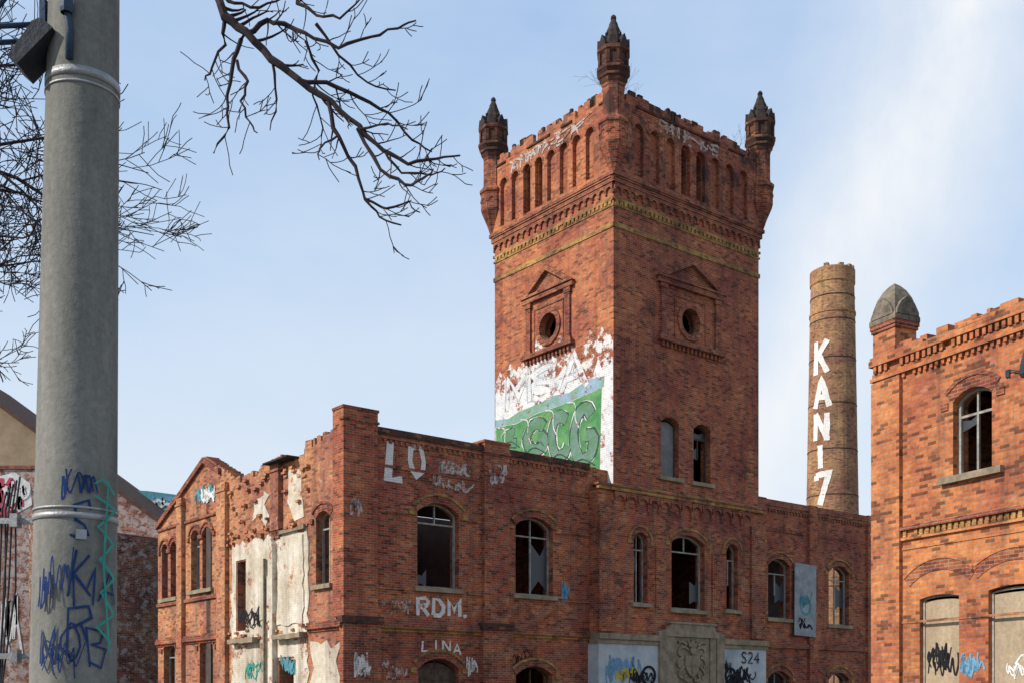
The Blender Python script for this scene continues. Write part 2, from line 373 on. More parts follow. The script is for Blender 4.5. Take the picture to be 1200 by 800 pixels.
for fr,ln,cs,hw_ in((fF,W,cF,.24),(fL,D,cL,.22),(fB,W,cF,.24),(fR,D,cL,.22)):
    a=0
    while a<ln:
        b_=min(ln,a+random.uniform(.3,1.6))
        if random.random()>.3: box(m,fr,a,b_,22.84,22.91,PR-.02,PR+.05,2)
        a=b_
    for k in range(20):
        a=random.uniform(0,ln-.4);box(m,fr,a,a+random.uniform(.1,.35),TOP-.3,TOP+random.choice([.0,.05,.1,.14]),.02,PR-.03,2)
    box(m,fr,-.16,ln+.16,20.16,20.28,.01,PR+.03,0)
    box(m,fr,-.1,ln+.1,19.94,20.158,-.01,PR-.04,0)
    n=int(ln/.36)
    for i in range(n):
        a0=i*ln/n;a1=a0+ln/n
        slab(m,fr,[(a0+.001,19.938)]+[(a0+.001,19.7)]+arc(a0+.05,a1-.05,19.7,.12,6)+[(a1-.001,19.7),(a1-.001,19.938)],[],-.01,.08,0)
        box(m,fr,a0-.045,a0+.045,19.58,19.698,-.01,.06,0)
    box(m,fr,-.07,ln+.07,19.34,19.42,-.01,.04,1)
    dentils(m,fr,0,ln,19.2,19.338,-.01,.05,.22,.13,1)
    box(m,fr,-.05,ln+.05,19.13,19.198,-.01,.03,1)
    box(m,fr,-.05,ln+.05,18.38,18.54,-.01,.035,1)
    for c in cs: slab(m,fr,hood(c-hw_,c+hw_,22.05,hw_*.98,.07),[],PR-.01,PR+.02,0)
make("cornice",T,m,[M_trim,M_ochre,M_dark])
def turret(cx,cy):
    m=MB();ph=math.pi/8
    lathe(m,[(0,20.0),(.08,20.05),(.16,20.35),(.29,20.7),(.43,21.0),(.52,21.2),(.52,21.85),(.56,21.9),(.56,22.0),(.44,22.12),(.41,22.2),(.41,23.2),(.44,23.3)],8,(cx,cy),0,ph=ph)
    t=make("turret",T,m,M_crown)
    m=MB()
    lathe(m,[(.41,23.28),(.5,23.5),(.54,23.52),(.54,23.62),(.61,23.72),(.63,23.74),(.63,23.85),(.52,23.9),(.52,24.3),(.6,24.38),(.62,24.4),(.62,24.52),(.5,24.56)],8,(cx,cy),0,ph=ph)
    for i in range(8):
        a=2*math.pi*i/8;n=Vector((math.cos(a),math.sin(a),0));tg=Vector((-n.y,n.x,0));fr=planar(Vector((cx,cy,0)),tg,n)
        for q in(-.17,.17): box(m,fr,q-.05,q+.05,23.9,24.34,.43,.54)
    make("turret_crown",t,m,M_dark)
    m=MB()
    lathe(m,[(.5,24.5),(.45,24.62),(.46,24.68),(.36,24.9),(.37,24.95),(.27,25.15),(.27,25.2),(.17,25.42),(.17,25.46),(.08,25.66),(.11,25.7),(.09,25.78),(0,25.86)],8,(cx,cy),0,ph=ph)
    for i in range(8):
        a=2*math.pi*i/8;n=Vector((math.cos(a),math.sin(a),0));tg=Vector((-n.y,n.x,0));fr=planar(Vector((cx,cy,0)),tg,n)
        slab(m,fr,[(-.16,24.52),(.16,24.52),(.16,24.64),(0,24.94),(-.16,24.64)],[],.3,.57)
        if i%2==0: box(m,fr,-.04,.04,25.0,25.08,.2,.37)
    make("spire",t,m,M_stoned)
    m=MB()
    for i in range(8):
        a=2*math.pi*i/8;n=Vector((math.cos(a),math.sin(a),0));tg=Vector((-n.y,n.x,0));fr=planar(Vector((cx,cy,0)),tg,n)
        slab(m,fr,hood(-.13,.13,21.5,.13,.07),[],.44,.505)
        box(m,fr,-.21,.21,21.9,21.98,.44,.53)
    make("moulding",t,m,M_trim)
for c in((-.04,-.04),(W+.04,-.04),(-.04,D+.04),(W+.04,D+.04)): turret(*c)
def aedicule(fr,c,half,z0):
    m=MB();p=half-.32
    dz=z0
    for sx in(-1,1):
        a=c+sx*p;box(m,fr,a-.13,a+.13,14.97+dz,16.93+dz,-.01,.09);box(m,fr,a-.18,a+.18,16.75+dz,16.92+dz,-.008,.12);box(m,fr,a-.18,a+.18,14.972+dz,15.12+dz,-.008,.12)
    box(m,fr,c-half,c+half,16.94+dz,17.13+dz,-.01,.14)
    slab(m,fr,[(c-half-.06,17.132+dz),(c+half+.06,17.132+dz),(c,18.12+dz)],[[(c-half+.4,17.22+dz),(c+half-.4,17.22+dz),(c,17.9+dz)]],-.01,.2)
    slab(m,fr,[(c-half+.38,17.2+dz),(c+half-.38,17.2+dz),(c,17.92+dz)],[],-.01,.05)
    box(m,fr,c-half,c+half,14.8+dz,14.965+dz,-.01,.2)
    dentils(m,fr,c-half+.05,c+half-.05,14.62+dz,14.798+dz,-.01,.11,.22,.11,0,.08)
    slab(m,fr,circ(c,15.8+dz,.7),[circ(c,15.8+dz,.5)],-.01,.06)
    for sx in(-1,1): box(m,fr,c+sx*.84-.03,c+sx*.84+.03,15.0+dz,16.6+dz,-.01,.03)
    box(m,fr,c-.87,c+.87,16.602+dz,16.66+dz,-.01,.03)
    a=make("round_window",T,m,M_trim)
    m=MB();slab(m,fr,circ(c,15.8+dz,.5),[circ(c,15.8+dz,.45)],-.3,-.24)
    make("frame",a,m,M_frdark)
aedicule(fF,3.97,1.8,0);aedicule(fL,3.55,1.47,-.05)
window(T,fF,2.4,3.35,9.85,11.85,.22,mull=0,trans=False,board=M_greyb,mat=M_frdark,hd=None)
window(T,fF,4.15,5.1,9.85,11.85,.22,mull=1,trans=True,mat=M_frdark,broken=True,panes=((0.02,.98,.84,1),(.0,.48,.45,.7)))
m=MB()
for a0 in(2.4,4.15): slab(m,fF,hood(a0,a0+.95,11.85,.22,.24),[],-.01,.03);m.cut()
make_split("arch",T,m,M_trim)
floors(T,.5,W-.5,.5,D-.5,(4.5,9.0,14,19,22.4))
fb=planar((0,-.15,0),(1,0,0),(0,-1,0))
m=MB()
h=[opening(.85,1.55,5.1,7.35,.3),opening(2.8,4.6,4.98,7.45,.32),opening(5.85,6.52,5.1,7.35,.3)]
slab(m,fb,[(-.9,3.9),(W+.1,3.9),(W+.1,9.1),(-.9,9.1)],h,-.45,0)
make("wall",T,m,M_red)
m=MB()
for a0,a1 in((-.9,-.15),(7.25,8.05)): box(m,fb,a0,a1,4.02,8.45,-.01,.1,0)
for a0,a1 in((1.95,2.4),(5.0,5.42)): box(m,fb,a0,a1,4.8,7.2,-.01,.05,0)
n=13
for i in range(n):
    a0=-.15+(7.4/n)*i;a1=a0+7.4/n
    slab(m,fb,[(a0,9.0)]+arc(a0+.05,a1-.05,8.65,.2,8)+[(a1,9.0)],[],-.01,.08,0)
    box(m,fb,a0-.05,a0+.05,8.42,8.66,-.012,.07,0)
box(m,fb,-.95,W+.12,9.0,9.12,-.02,.13,1);box(m,fb,-1.0,W+.15,9.122,9.2,-.3,.16,0)
box(m,fF,0,W,9.202,9.3,-.01,.05,1)
make("cornice",T,m,[M_trim,M_ochre])
wd=dict(hd=M_ochre,hw=.18,hp=.03)
window(T,fb,.85,1.55,5.1,7.35,.3,mull=1,trans=True,panes=((0,.45,.5,.8),),**wd)
window(T,fb,2.8,4.6,4.98,7.45,.32,mull=1,trans=True,lower=False,fw=.08,panes=((.7,1,.1,.55),),**wd)
window(T,fb,5.85,6.52,5.1,7.35,.3,mull=1,trans=True,broken=True,**wd)
m=MB()
slab(m,fb,[(-.95,0),(W+.15,0),(W+.15,3.6),(-.95,3.6)],[[(2.9,0),(4.7,0),(4.7,2.0),(2.9,2.0)]],-.45,.1)
make("plinth",T,m,M_plb,"pale painted plaster plinth with graffiti")
m=MB()
box(m,fb,-1.0,2.0,3.75,3.95,-.3,.22);box(m,fb,5.5,W+.2,3.75,3.95,-.3,.22)
box(m,fb,-1.02,2.0,3.602,3.748,-.3,.15);box(m,fb,5.5,W+.2,3.602,3.748,-.3,.15)
for a0 in(2.0,5.1):box(m,fb,a0,a0+.4,2.0,3.95,-.02,.2)
slab(m,fb,[(1.95,3.952),(5.55,3.952),(5.55,4.1),(5.05,4.2),(4.9,4.42),(2.6,4.42),(2.45,4.2),(1.95,4.1)],[],-.02,.2)
box(m,fb,2.5,5.0,4.422,4.5,-.02,.24)
for a0 in(2.42,4.75):box(m,fb,a0,a0+.33,2.0,3.95,-.02,.16)
box(m,fb,2.402,5.098,1.95,2.2,-.02,.22)
make("stone_surround",T,m,M_stone)
m=MB()
box(m,fb,2.752,4.748,2.202,3.95,.07,.11)
ca=3.75
Z=lambda z:2.32+(z-2.38)*.88
slab(m,fb,[(ca-.38,Z(3.45)),(ca+.38,Z(3.45)),(ca+.38,Z(3.0)),(ca+.22,Z(2.68)),(ca,Z(2.52)),(ca-.22,Z(2.68)),(ca-.38,Z(3.0))],[],.1,.19)
box(m,fb,ca-.03,ca+.03,Z(2.6),Z(3.42),.18,.215);box(m,fb,ca-.34,ca+.34,Z(3.02),Z(3.08),.18,.21)
slab(m,fb,circ(ca,Z(3.66),.15,12),[],.1,.23);slab(m,fb,[(ca-.2,Z(3.82)),(ca+.2,Z(3.82)),(ca+.27,Z(4.08)),(ca+.12,Z(3.95)),(ca,Z(4.14)),(ca-.12,Z(3.95)),(ca-.27,Z(4.08))],[],.1,.21)
for sx in(-1,1):
    for k,(pts) in enumerate((
      [(.2,3.7),(.45,3.85),(.7,3.75),(.72,3.5),(.55,3.45)],[(.45,3.4),(.7,3.3),(.8,3.05),(.62,2.95)],[(.42,3.0),(.62,2.85),(.72,2.6),(.5,2.5)],[(.3,2.65),(.45,2.5),(.3,2.38),(.1,2.42)],[(.3,3.9),(.5,4.05),(.75,4.0)])):
        ribbon(m,fb,[(ca+sx*p[0],Z(p[1])) for p in smoothp(pts,1)],.09,.17+.004*k,0,.0,.08)
make("relief_panel",T,m,M_stone,"carved stone coat of arms with shield and scrolls")
m=MB();box(m,fb,2.9,4.7,.02,1.9,-.3,-.24);box(m,fb,3.78,3.82,.02,1.9,-.25,-.2);make("door",T,m,M_frdark)
m=MB();box(m,fb,2.7,4.9,0,.16,.1,.9);make("step",T,m,M_stone)
# tower wall painting
m=MB()
wp=[(6.85,9.3),(6.85,14.3),(6.5,14.8),(6.2,14.4),(5.9,14.9),(5.5,14.5),(5.1,15.0),(4.75,14.5),(4.4,15.3),(4.15,15.75),(4.0,15.2),(3.5,15.05),(3.0,14.9),(2.9,15.3),(2.6,14.7),(2.3,14.9),(2.1,14.5),(1.6,14.5),(1.35,15.1),(1.1,14.9),(.9,14.5),(.62,15.0),(.3,14.6),(.02,14.6),(.02,9.3)]
slab(m,fLg,[(D-p[0],p[1]) for p in wp],[],0,.006,0,False)
slab(m,fLg,[(D-p[0],p[1]) for p in [(6.85,9.3),(6.85,13.9),(6.2,14.4),(5.9,13.7),(5.0,14.3),(4.6,13.8),(3.7,14.3),(3.2,13.6),(2.6,14.1),(1.9,13.3),(1.2,13.1),(.8,13.9),(.5,13.3),(.02,13.7),(.02,9.3)]],[],0,.0085,1,False)
slab(m,fLg,[(D-p[0],p[1]) for p in [(6.8,9.3),(6.8,12.55),(5.5,12.45),(4.2,12.6),(2.4,12.65),(.6,12.8),(.72,9.3)]],[],0,.0115,2,False)
slab(m,fLg,[(D-p[0],p[1]) for p in [(6.85,12.57),(6.85,12.85),(6,12.75),(5.3,12.9),(4.2,12.95),(3.4,13.1),(2.4,13.0),(1.4,13.25),(.45,13.2),(.5,12.82),(2.4,12.67),(4.2,12.62),(5.5,12.47)]],[],0,.0125,3,False)
make("wall_painting",T,m,[M_whiteworn,M_whitepaint,M_green,M_strip],"large white green and blue painting on the sunny face")
m=MB()
text(m,fLg,"MSA",.8,13.1,1.6,1.2,.3,.014,0,.12,.07)
text(m,fLg,"MSA",.8,13.1,1.6,1.2,.22,.02,1,.12,.07);make("wall_lettering",T,m,[M_bluep,M_whitepaint])
m=MB()
for j,(a0,a1,z0,z1,c) in enumerate(((.4,1.6,11.6,12.35,'E'),(1.85,3.2,11.1,12.4,'G'),(3.35,4.6,10.6,12.45,'C'),(4.6,5.95,10.2,12.5,'G'))):
    f_=.7 if j==0 else 1
    pts_=[[(a0+.2+(a1-a0-.3)/.85*p[0]+random.uniform(-.07,.07),z0+.15+(z1-z0-.35)*p[1]+random.uniform(-.07,.07)) for p in st] for st in FONT[c]]
    for mm,lw,o in((0,.57,.016),(1,.53,.020),(2,.42,.024)):
        for q_,st in enumerate(pts_): ribbon(m,fLg,smoothp(st,1),lw*f_,o+.0007*q_+.0003*j,mm)
    ribbon(m,fLg,smoothp([(a0-.15,z1+.15),(a0+.35,z1+.05),(a0+.25,z1-.5),(a0+.5,z1-.9)]),.04,.03+.001*j,0)
    ribbon(m,fLg,smoothp([(a0+.1,z0),(a0+.6,z0+.3),(a1,z0-.1)]),.05,.034+.001*j,1)
    m.cut()
make_split("wall_lettering",T,m,[M_whitepaint,M_navy,M_silver])
m=MB()
text(m,fLg,"ANNA E A",1.3,22.3,.5,.45,.1,PR+.012,0,.3,.07);scribble(m,fLg,1.0,6.1,22.3,22.8,.07,PR+.022,4)
text(m,fF,"PNE LS",2.2,22.35,.5,.45,.1,PR+.012,0,.35,.07);scribble(m,fF,2.0,5.9,22.3,22.85,.06,PR+.022,4)
make_split("graffiti",T,m,F_white2)
m=MB()
scribble(m,fb,-.7,1.9,2.0,3.4,.06,.112,9,0);scribble(m,fb,5.6,7.7,2.0,3.0,.07,.112,9,1);scribble(m,fb,-.2,1.2,2.1,2.9,.09,.122,4,2);scribble(m,fb,.4,1.9,2.0,2.8,.045,.13,6,1);scribble(m,fb,5.6,6.5,2.4,3.5,.03,.125,4,1)
slab(m,fb,circ(1.5,2.5,.36,14),[circ(1.5,2.5,.28,14)],.1,.137,1);m.cut();slab(m,fb,circ(1.38,2.55,.06,8),[],.1,.137,1);m.cut();slab(m,fb,circ(1.62,2.55,.06,8),[],.1,.137,1);m.cut()
slab(m,fb,circ(5.95,2.55,.33,14),[circ(5.95,2.55,.25,14)],.1,.137,1);m.cut()
text(m,fb,"S24",6.6,3.06,.32,.42,.055,.14,1,.3)
make_split("graffiti",T,m,[F_lblue,F_black,F_yel])

# ================================================================== CORNER BUILDING
LW=root("brick_building",cw(-10.74,.3),ANG,"derelict two-storey red brick corner building with empty arched windows","building")
gF=planar((0,0,0),(1,0,0),(0,-1,0));gL=planar((0,0,0),(0,1,0),(-1,0,0));LEN=14.7
gLg=planar((0,LEN,0),(0,-1,0),(-1,0,0))
m=MB()
top=ragged(0,10.74,9.88,9.84,.05,.8)
hs=[opening(2.61,4.21,5.15,7.5,.33),opening(6.53,8.17,5.15,7.45,.33),opening(2.65,4.2,1.2,2.6,.32),opening(6.55,8.15,1.2,2.45,.3)]
slab(m,gF,[(0,0),(10.74,0)]+top[::-1],hs,-.5,0)
make("wall",LW,m,M_red)
m=MB()
lt=[(.5,9.85),(1.3,9.8),(1.9,9.72),(2.4,9.75),(2.5,9.35),(3.3,9.4),(3.9,9.62),(4.5,9.55),(5.2,9.6),(5.8,9.45),(6.6,9.35),(7.5,9.45),(8.0,9.7),(8.7,10.0),(9.4,10.3),(10.1,10.62),(11.2,10.15),(12.3,9.68),(13.5,9.2),(14.7,8.7)]
lt2=[]
for p,q in zip(lt,lt[1:]):
    for i in range(5):
        t=i/5;amp=.24 if p[0]<8 else .06
        z=p[1]+(q[1]-p[1])*t-random.choice([0,.5,1,.2])*amp;a=p[0]+(q[0]-p[0])*t
        lt2+=[(a,z),(a+(q[0]-p[0])*.19,z)]
lt2.append(lt[-1])
hs=[opening(.82,1.72,5.15,7.2,.2),opening(9.5,10.35,5.7,7.7,.28),opening(10.6,11.4,5.7,7.7,.28),opening(12.75,13.4,5.6,7.5,.25),opening(13.65,14.3,5.6,7.5,.25),
    opening(9.4,10.6,1.2,3.6,.35),opening(12.9,14.1,1.2,3.6,.35),[(6.7,3.98),(7.35,3.98),(7.35,6.4),(6.7,6.4)],[(3.2,1.0),(4.2,1.0),(4.2,2.9),(3.2,2.9)]]
slab(m,gL,[(.5,0),(LEN,0)]+lt2[::-1],hs,-.5,0)
make("wall",LW,m,M_pale,"patched orange brick side wall with broken roofline")
m=MB()
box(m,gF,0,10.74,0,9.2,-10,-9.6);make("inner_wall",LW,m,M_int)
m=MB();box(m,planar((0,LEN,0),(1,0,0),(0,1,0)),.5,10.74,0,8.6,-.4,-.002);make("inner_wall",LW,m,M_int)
floors(LW,.5,10.3,.5,14.2,(4.3,))
m=MB();box(m,gF,.5,10.73,9.0,9.25,-8.5,-.5);make("roof",LW,m,M_roof)
m=MB()
P=[(0,1.09,10.28,.14),(5.14,6.17,10.0,.14)]
for a0,a1,zt,pr in P:
    box(m,gF,a0 if a0 else -.1,a1,4.1,zt,-.0 if a0 else -.499,pr,0)
    box(m,gF,(a0 if a0 else -.1)-.04,a1+.04,zt-.35,zt-.28,-.01,pr+.04,1)
    box(m,gF,(a0 if a0 else -.1)-.03,a1+.03,zt+.002,zt+.08,-.5,pr+.03,1);m.cut()
make_split("pier",LW,m,[M_red,M_trim])
m=MB()
for a0,a1,zt in((3.95,4.55,9.35),(8.05,8.77,9.3),(11.95,12.45,9.3)):
    box(m,gL,a0,a1,0 if a0>5 else 7.15,zt,-.01,.16,0)
    box(m,gL,a0-.05,a1+.05,zt-.3,zt-.22,-.01,.2,0)
    for k in range(8): # crumbling lower end
        x_=random.uniform(a0,a1-.2); 
        if a0<5: box(m,gL,x_,x_+.22,7.15-random.uniform(.08,.3),7.149,-.01,.13,0)
    m.cut()
make_split("pier",LW,m,M_pale)
m=MB()
for a0,a1 in((1.09,5.14),(6.17,9.82)):
    box(m,gF,a0+.002,a1-.002,9.7,9.9,-.3,.1,2);box(m,gF,a0+.002,a1-.002,9.58,9.698,-.01,.06,0)
    dentils(m,gF,a0,a1,9.46,9.578,-.01,.045,.2,.1,0)
    box(m,gF,a0+.002,a1-.002,8.72,8.8,-.01,.035,0)
for z0,z1,pr in((3.72,3.8,.05),(3.802,3.93,.13),(3.932,4.02,.09)):
    box(m,gF,-.1-pr,9.83,z0,z1,-.01,pr,1 if pr==.05 else 0)
    box(m,gL,.02,2.2,z0,z1,-.01,pr,0);box(m,gL,8.0,LEN,z0,z1,-.01,pr,0)
for a0,a1 in((1.09,2.27),(4.55,5.14),(8.5,9.82)):
    box(m,gF,a0+.002,a1,7.34,7.44,-.01,.04,0)
    box(m,gF,a0+.002,a1,5.0,5.1,-.01,.05,0)
for (a0,a1) in((-.1,1.14),(5.09,6.22)):
    box(m,gF,a0-.12,a1+.1,3.9,4.12,-.02,.26,2);box(m,gF,a0-.04,a1+.03,0,3.898,-.02,.2,0)
for (p,q) in zip(lt[13:],lt[14:]):
    slab(m,gL,[(p[0],p[1]-.3),(q[0],q[1]-.3),(q[0],q[1]-.1),(p[0],p[1]-.1)],[],-.01,.12,0)
box(m,gL,8.8,LEN,8.3,8.4,-.01,.06,0)
box(m,gL,8.8,LEN,5.3,5.42,-.01,.08,0)
make("cornice",LW,m,[M_trim,M_ochre,M_dark])
window(LW,gF,2.61,4.21,5.15,7.5,.33,hd=M_ochre,mull=1,lower=False,panes=((.0,.3,.0,.25),))
window(LW,gF,6.53,8.17,5.15,7.45,.33,hd=M_ochre,mull=1,panes=((.52,.98,.05,.8),))
window(LW,gF,2.65,4.2,1.2,2.6,.32,hd=M_ochre,board=M_frdark,mat=M_frdark,mull=1)
window(LW,gF,6.55,8.15,1.2,2.45,.3,hd=M_ochre,mull=1,mat=M_frdark,panes=((0,.48,.1,.8),))
window(LW,gL,.82,1.72,5.15,7.2,.2,hd=M_trim,mull=1,panes=((0,.48,.1,.8),))
for a0,a1,z0,zs in((9.5,10.35,5.7,7.7),(10.6,11.4,5.7,7.7),(12.75,13.4,5.6,7.5),(13.65,14.3,5.6,7.5),(9.4,10.6,1.2,3.6),(12.9,14.1,1.2,3.6)):
    window(LW,gL,a0,a1,z0,zs,.26,hd=M_trim,mull=1,hw=.14,broken=random.random()<.5,panes=((0,.48,.4,.8),))
def rough_poly(a0,a1,z0,z1,j=.15,st=.3):
    pts=[]
    def seg(p,q):
        k=max(1,int(math.dist(p,q)/st))
        for i in range(k): t=i/k;pts.append((p[0]+(q[0]-p[0])*t+random.uniform(-j,j),p[1]+(q[1]-p[1])*t+random.uniform(-j,j)))
    seg((a0,z0),(a1,z0));seg((a1,z0),(a1,z1));seg((a1,z1),(a0,z1));seg((a0,z1),(a0,z0));return pts
m=MB()
slab(m,gL,rough_poly(2.2,7.8,1.2,7.0,.12,.25),[[(6.6,4.0),(7.4,4.0),(7.4,6.45),(6.6,6.45)],[(3.1,1.6),(4.3,1.6),(4.3,3.0),(3.1,3.0)]],-.01,.03);m.cut()
slab(m,gL,rough_poly(2.45,4.2,4.0,6.85,.07,.25),[],.02,.07);m.cut()
slab(m,gL,rough_poly(4.7,6.4,4.2,5.6,.12,.25),[],.02,.06);m.cut()
slab(m,gL,rough_poly(5.0,6.0,7.6,8.6,.25),[],-.01,.02);m.cut()
slab(m,gL,rough_poly(2.6,3.4,7.5,8.9,.2),[],-.01,.02);m.cut()
slab(m,gL,rough_poly(.3,1.9,1.0,3.3,.2),[],-.01,.02)
make_split("plaster_patch",LW,m,M_plw,"peeling cream plaster left from a demolished annex")
m=MB()
for k in range(110):
    a=random.uniform(2.0,8.0);z=random.choice([random.uniform(7.0,7.35),random.uniform(3.5,4.0),random.uniform(8.6,9.1),random.uniform(7.3,9)]);w_=random.uniform(.1,.3)
    box(m,gL,a,a+w_,z,z+.08,-.01,random.uniform(.03,.14),0)
o=make("broken_brick_stub",LW,m,M_pale);o["kind"]="stuff"
for a0,a1 in((2.3,4.2),(5.6,7.6)):
    m=MB();slab(m,gL,rough_poly(a0,a1,3.56,3.72,.025,.2),[],.0,.28);make("ledge",LW,m,M_stone)
m=MB();slab(m,gL,[(4.28,1.5),(4.5,1.5),(4.52,6.2),(4.45,6.9),(4.3,6.7)],[],0,.2);make("buttress",LW,m,M_plw)
m=MB();slab(m,gL,[(2.3,6.98),(4.6,6.98),(4.5,7.06),(3.8,7.1),(3.0,7.05),(2.3,7.12)],[],0,.13);make("ledge",LW,m,M_stone)
m=MB();box(m,gL,5.0,5.08,1.5,6.3,.07,.15);make("downpipe",LW,m,M_cap)
m=MB()
box(m,gL,2.9,4.6,9.3,9.35,-.3,.4);make("metal_sheet",LW,m,M_stoned,"loose bent metal sheet on the broken parapet")
m=MB()
text(m,gF,"RDM.",2.62,4.27,.5,.52,.135,.012,0,.28,.02);m.cut()
text(m,gF,"L",1.5,8.35,.7,1.2,.26,.012,0,0,.06);m.cut();text(m,gF,"O",2.3,8.6,.7,.95,.18,.012,0,0,.06);ribbon(m,gF,[(2.42,9.68),(2.47,9.82)],.13,.018,0);ribbon(m,gF,[(2.75,9.66),(2.8,9.8)],.13,.018,0);m.cut()
for k,ch in enumerate("LINA"):
    am=2.78+.4*k;zc=3.06+.13*(1-((am+.15-3.42)/.75)**2);text(m,gF,ch,am+(.1 if ch=='I' else 0),zc,.33,.32,.07,.012+.001*k,0,0,.01)
m.cut()
scribble(m,gF,3.2,5.0,8.6,9.4,.09,.014,5,1)
scribble(m,gF,5.2,6.1,8.5,9.4,.13,.152,4,1)
scribble(m,gF,3.0,4.9,8.2,8.9,.07,.024,4,1);scribble(m,gF,.1,.9,7.0,7.9,.08,.15,3,1)
scribble(m,gF,1.2,2.4,4.2,4.9,.06,.02,4,1);scribble(m,gF,.1,.9,2.2,3.2,.07,.21,5,0);scribble(m,gF,1.3,2.5,2.2,2.9,.06,.02,5,1);scribble(m,gF,4.5,5.0,2.2,3.2,.05,.02,4,0)
make_split("graffiti",LW,m,[F_white,F_white2])
m=MB()
scribble(m,gF,8.55,9.0,4.8,5.9,.05,.012,7,0);scribble(m,gF,6.3,7.6,2.6,3.4,.03,.012,3,1)
scribble(m,gLg,LEN-7.3,LEN-5.3,3.9,4.9,.06,.08,6,1);scribble(m,gLg,LEN-4,LEN-2.6,2.2,3.2,.05,.05,5,2);scribble(m,gLg,LEN-6.8,LEN-5,2.2,3.1,.05,.05,5,3)
scribble(m,gLg,3.6,6.2,8.8,9.6,.1,.02,6,2);scribble(m,gLg,4.0,5.8,8.7,9.5,.12,.03,4,4)
make_split("graffiti",LW,m,[F_lblue,F_black,F_turq,F_teal,F_wht])

# ================================================================== SIDE BUILDING
RW=root("brick_building",cw(8.06,.3),ANG,"low red brick factory wing with arched windows beside the tower","building")
m=MB()
hs=[opening(.85,2.25,4.95,7.1,.3),opening(4.9,6.35,4.85,7.1,.3),opening(.85,2.25,.9,2.5,.3),opening(4.9,6.35,.9,2.5,.3),opening(9.5,10.9,4.95,7.1,.3)]
slab(m,gF,[(0,0),(13,0)]+ragged(0,13,9.68,9.8,.06,.8)[::-1],hs,-.5,0)
make("wall",RW,m,M_red)
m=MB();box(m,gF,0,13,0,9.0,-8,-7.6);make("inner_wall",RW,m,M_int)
floors(RW,0,13,.5,7.6,(4.2,))
m=MB();box(m,gF,.0,13,8.9,9.1,-7.6,-.5);make("roof",RW,m,M_roof)
m=MB()
for a0,a1 in((0.05,.6),(3.42,3.95),(7.6,8.2)): box(m,gF,a0,a1,0,9.78,-.01,.13,0);m.cut()
make_split("pier",RW,m,M_red)
m=MB()
for a0,a1 in((.6,3.42),(3.95,7.6),(8.2,13)):
    box(m,gF,a0+.002,a1-.002,9.5,9.75,-.3,.1,0);box(m,gF,a0+.002,a1-.002,9.38,9.498,-.01,.06,0)
    dentils(m,gF,a0,a1,9.26,9.378,-.01,.045,.2,.1,0);box(m,gF,a0+.002,a1-.002,3.75,3.95,-.01,.1,0);box(m,gF,a0+.002,a1-.002,8.5,8.58,-.01,.035,0)
make("cornice",RW,m,[M_trim])
for i_,(a0,a1,z0,zs) in enumerate(((.85,2.25,4.95,7.1),(4.9,6.35,4.85,7.1),(.85,2.25,.9,2.5),(4.9,6.35,.9,2.5),(9.5,10.9,4.95,7.1))):
    window(RW,gF,a0,a1,z0,zs,.3,hd=M_ochre,mull=1,broken=i_==0,panes=((.52,.98,.3,.8),) if z0>2 else ())
m=MB();slab(m,gF,[(2.33,4.3),(3.75,4.25),(3.78,7.25),(2.36,7.3)],[],.15,.19);sh=make("metal_sheet",RW,m,M_sheet,"pale weathered sheet fixed over the brickwork")
m=MB();slab(m,gF,circ(3.05,5.5,.38,16),[circ(3.05,5.5,.27,16)],.19,.197);m.cut();scribble(m,gF,2.5,3.6,4.5,5.1,.06,.2,3,1);scribble(m,gF,2.5,3.6,5.2,6.2,.05,.204,3,0);make_split("graffiti",sh,m,[F_turq,F_black])

# ================================================================== CHIMNEY
CH=root("factory_chimney",(21.3,75,0),0,"tall round tapering brown brick factory chimney with white lettering","chimney")
def chR(z): return 1.93-(1.93-1.39)*z/30.7
m=MB();lathe(m,[(chR(z),z) for z in (0,5,10,15,20,25,27.0)]+[(chR(27)+.05,27.02),(chR(27)+.05,27.2),(chR(27.3),27.22),(1.4,29.0),(1.46,29.08),(1.46,29.95),(1.3,30.05),(1.0,30.05),(1.0,24)],40,(0,0),0,False)
for k in range(9):
    a=random.uniform(0,6.28);box(m,planar((1.25*math.cos(a),1.25*math.sin(a),0),(-math.sin(a),math.cos(a),0),(math.cos(a),math.sin(a),0)),-.15,.15,29.9,30.05+random.uniform(.05,.15),-.12,.15)
make("shaft",CH,m,M_chim,cyl=(0,0,1.6))
for z in (9,12,15,18,21,24,26.5,28.1):
    m=MB();lathe(m,[(chR(z)+.002,z),(chR(z)+.02,z+.01),(chR(z)+.02,z+.06),(chR(z)+.002,z+.07)],40);make("iron_band",CH,m,M_stoned)
tcm=Vector((-.273,-.962,0));rt=Vector((.962,-.273,0))
def chf(a,z,o):
    R=chR(z);t=a/R;n=tcm*math.cos(t)+rt*math.sin(t);return n*(R+o)+Vector((0,0,z))
a=-1.15
m=MB()
for ch,z0,h,w in(('K',23.0,2.15,.95),('A',20.75,1.9,1.05),('N',18.6,1.8,1.0),('i',16.75,1.5,.9),('7',14.4,2.05,1.05)):
    text(m,chf,ch,a,z0,w,h,.37,.03,0,sub=.25,jit=.05,slant=.08 if ch in'7' else 0);m.cut()
make_split("lettering",CH,m,F_chw)

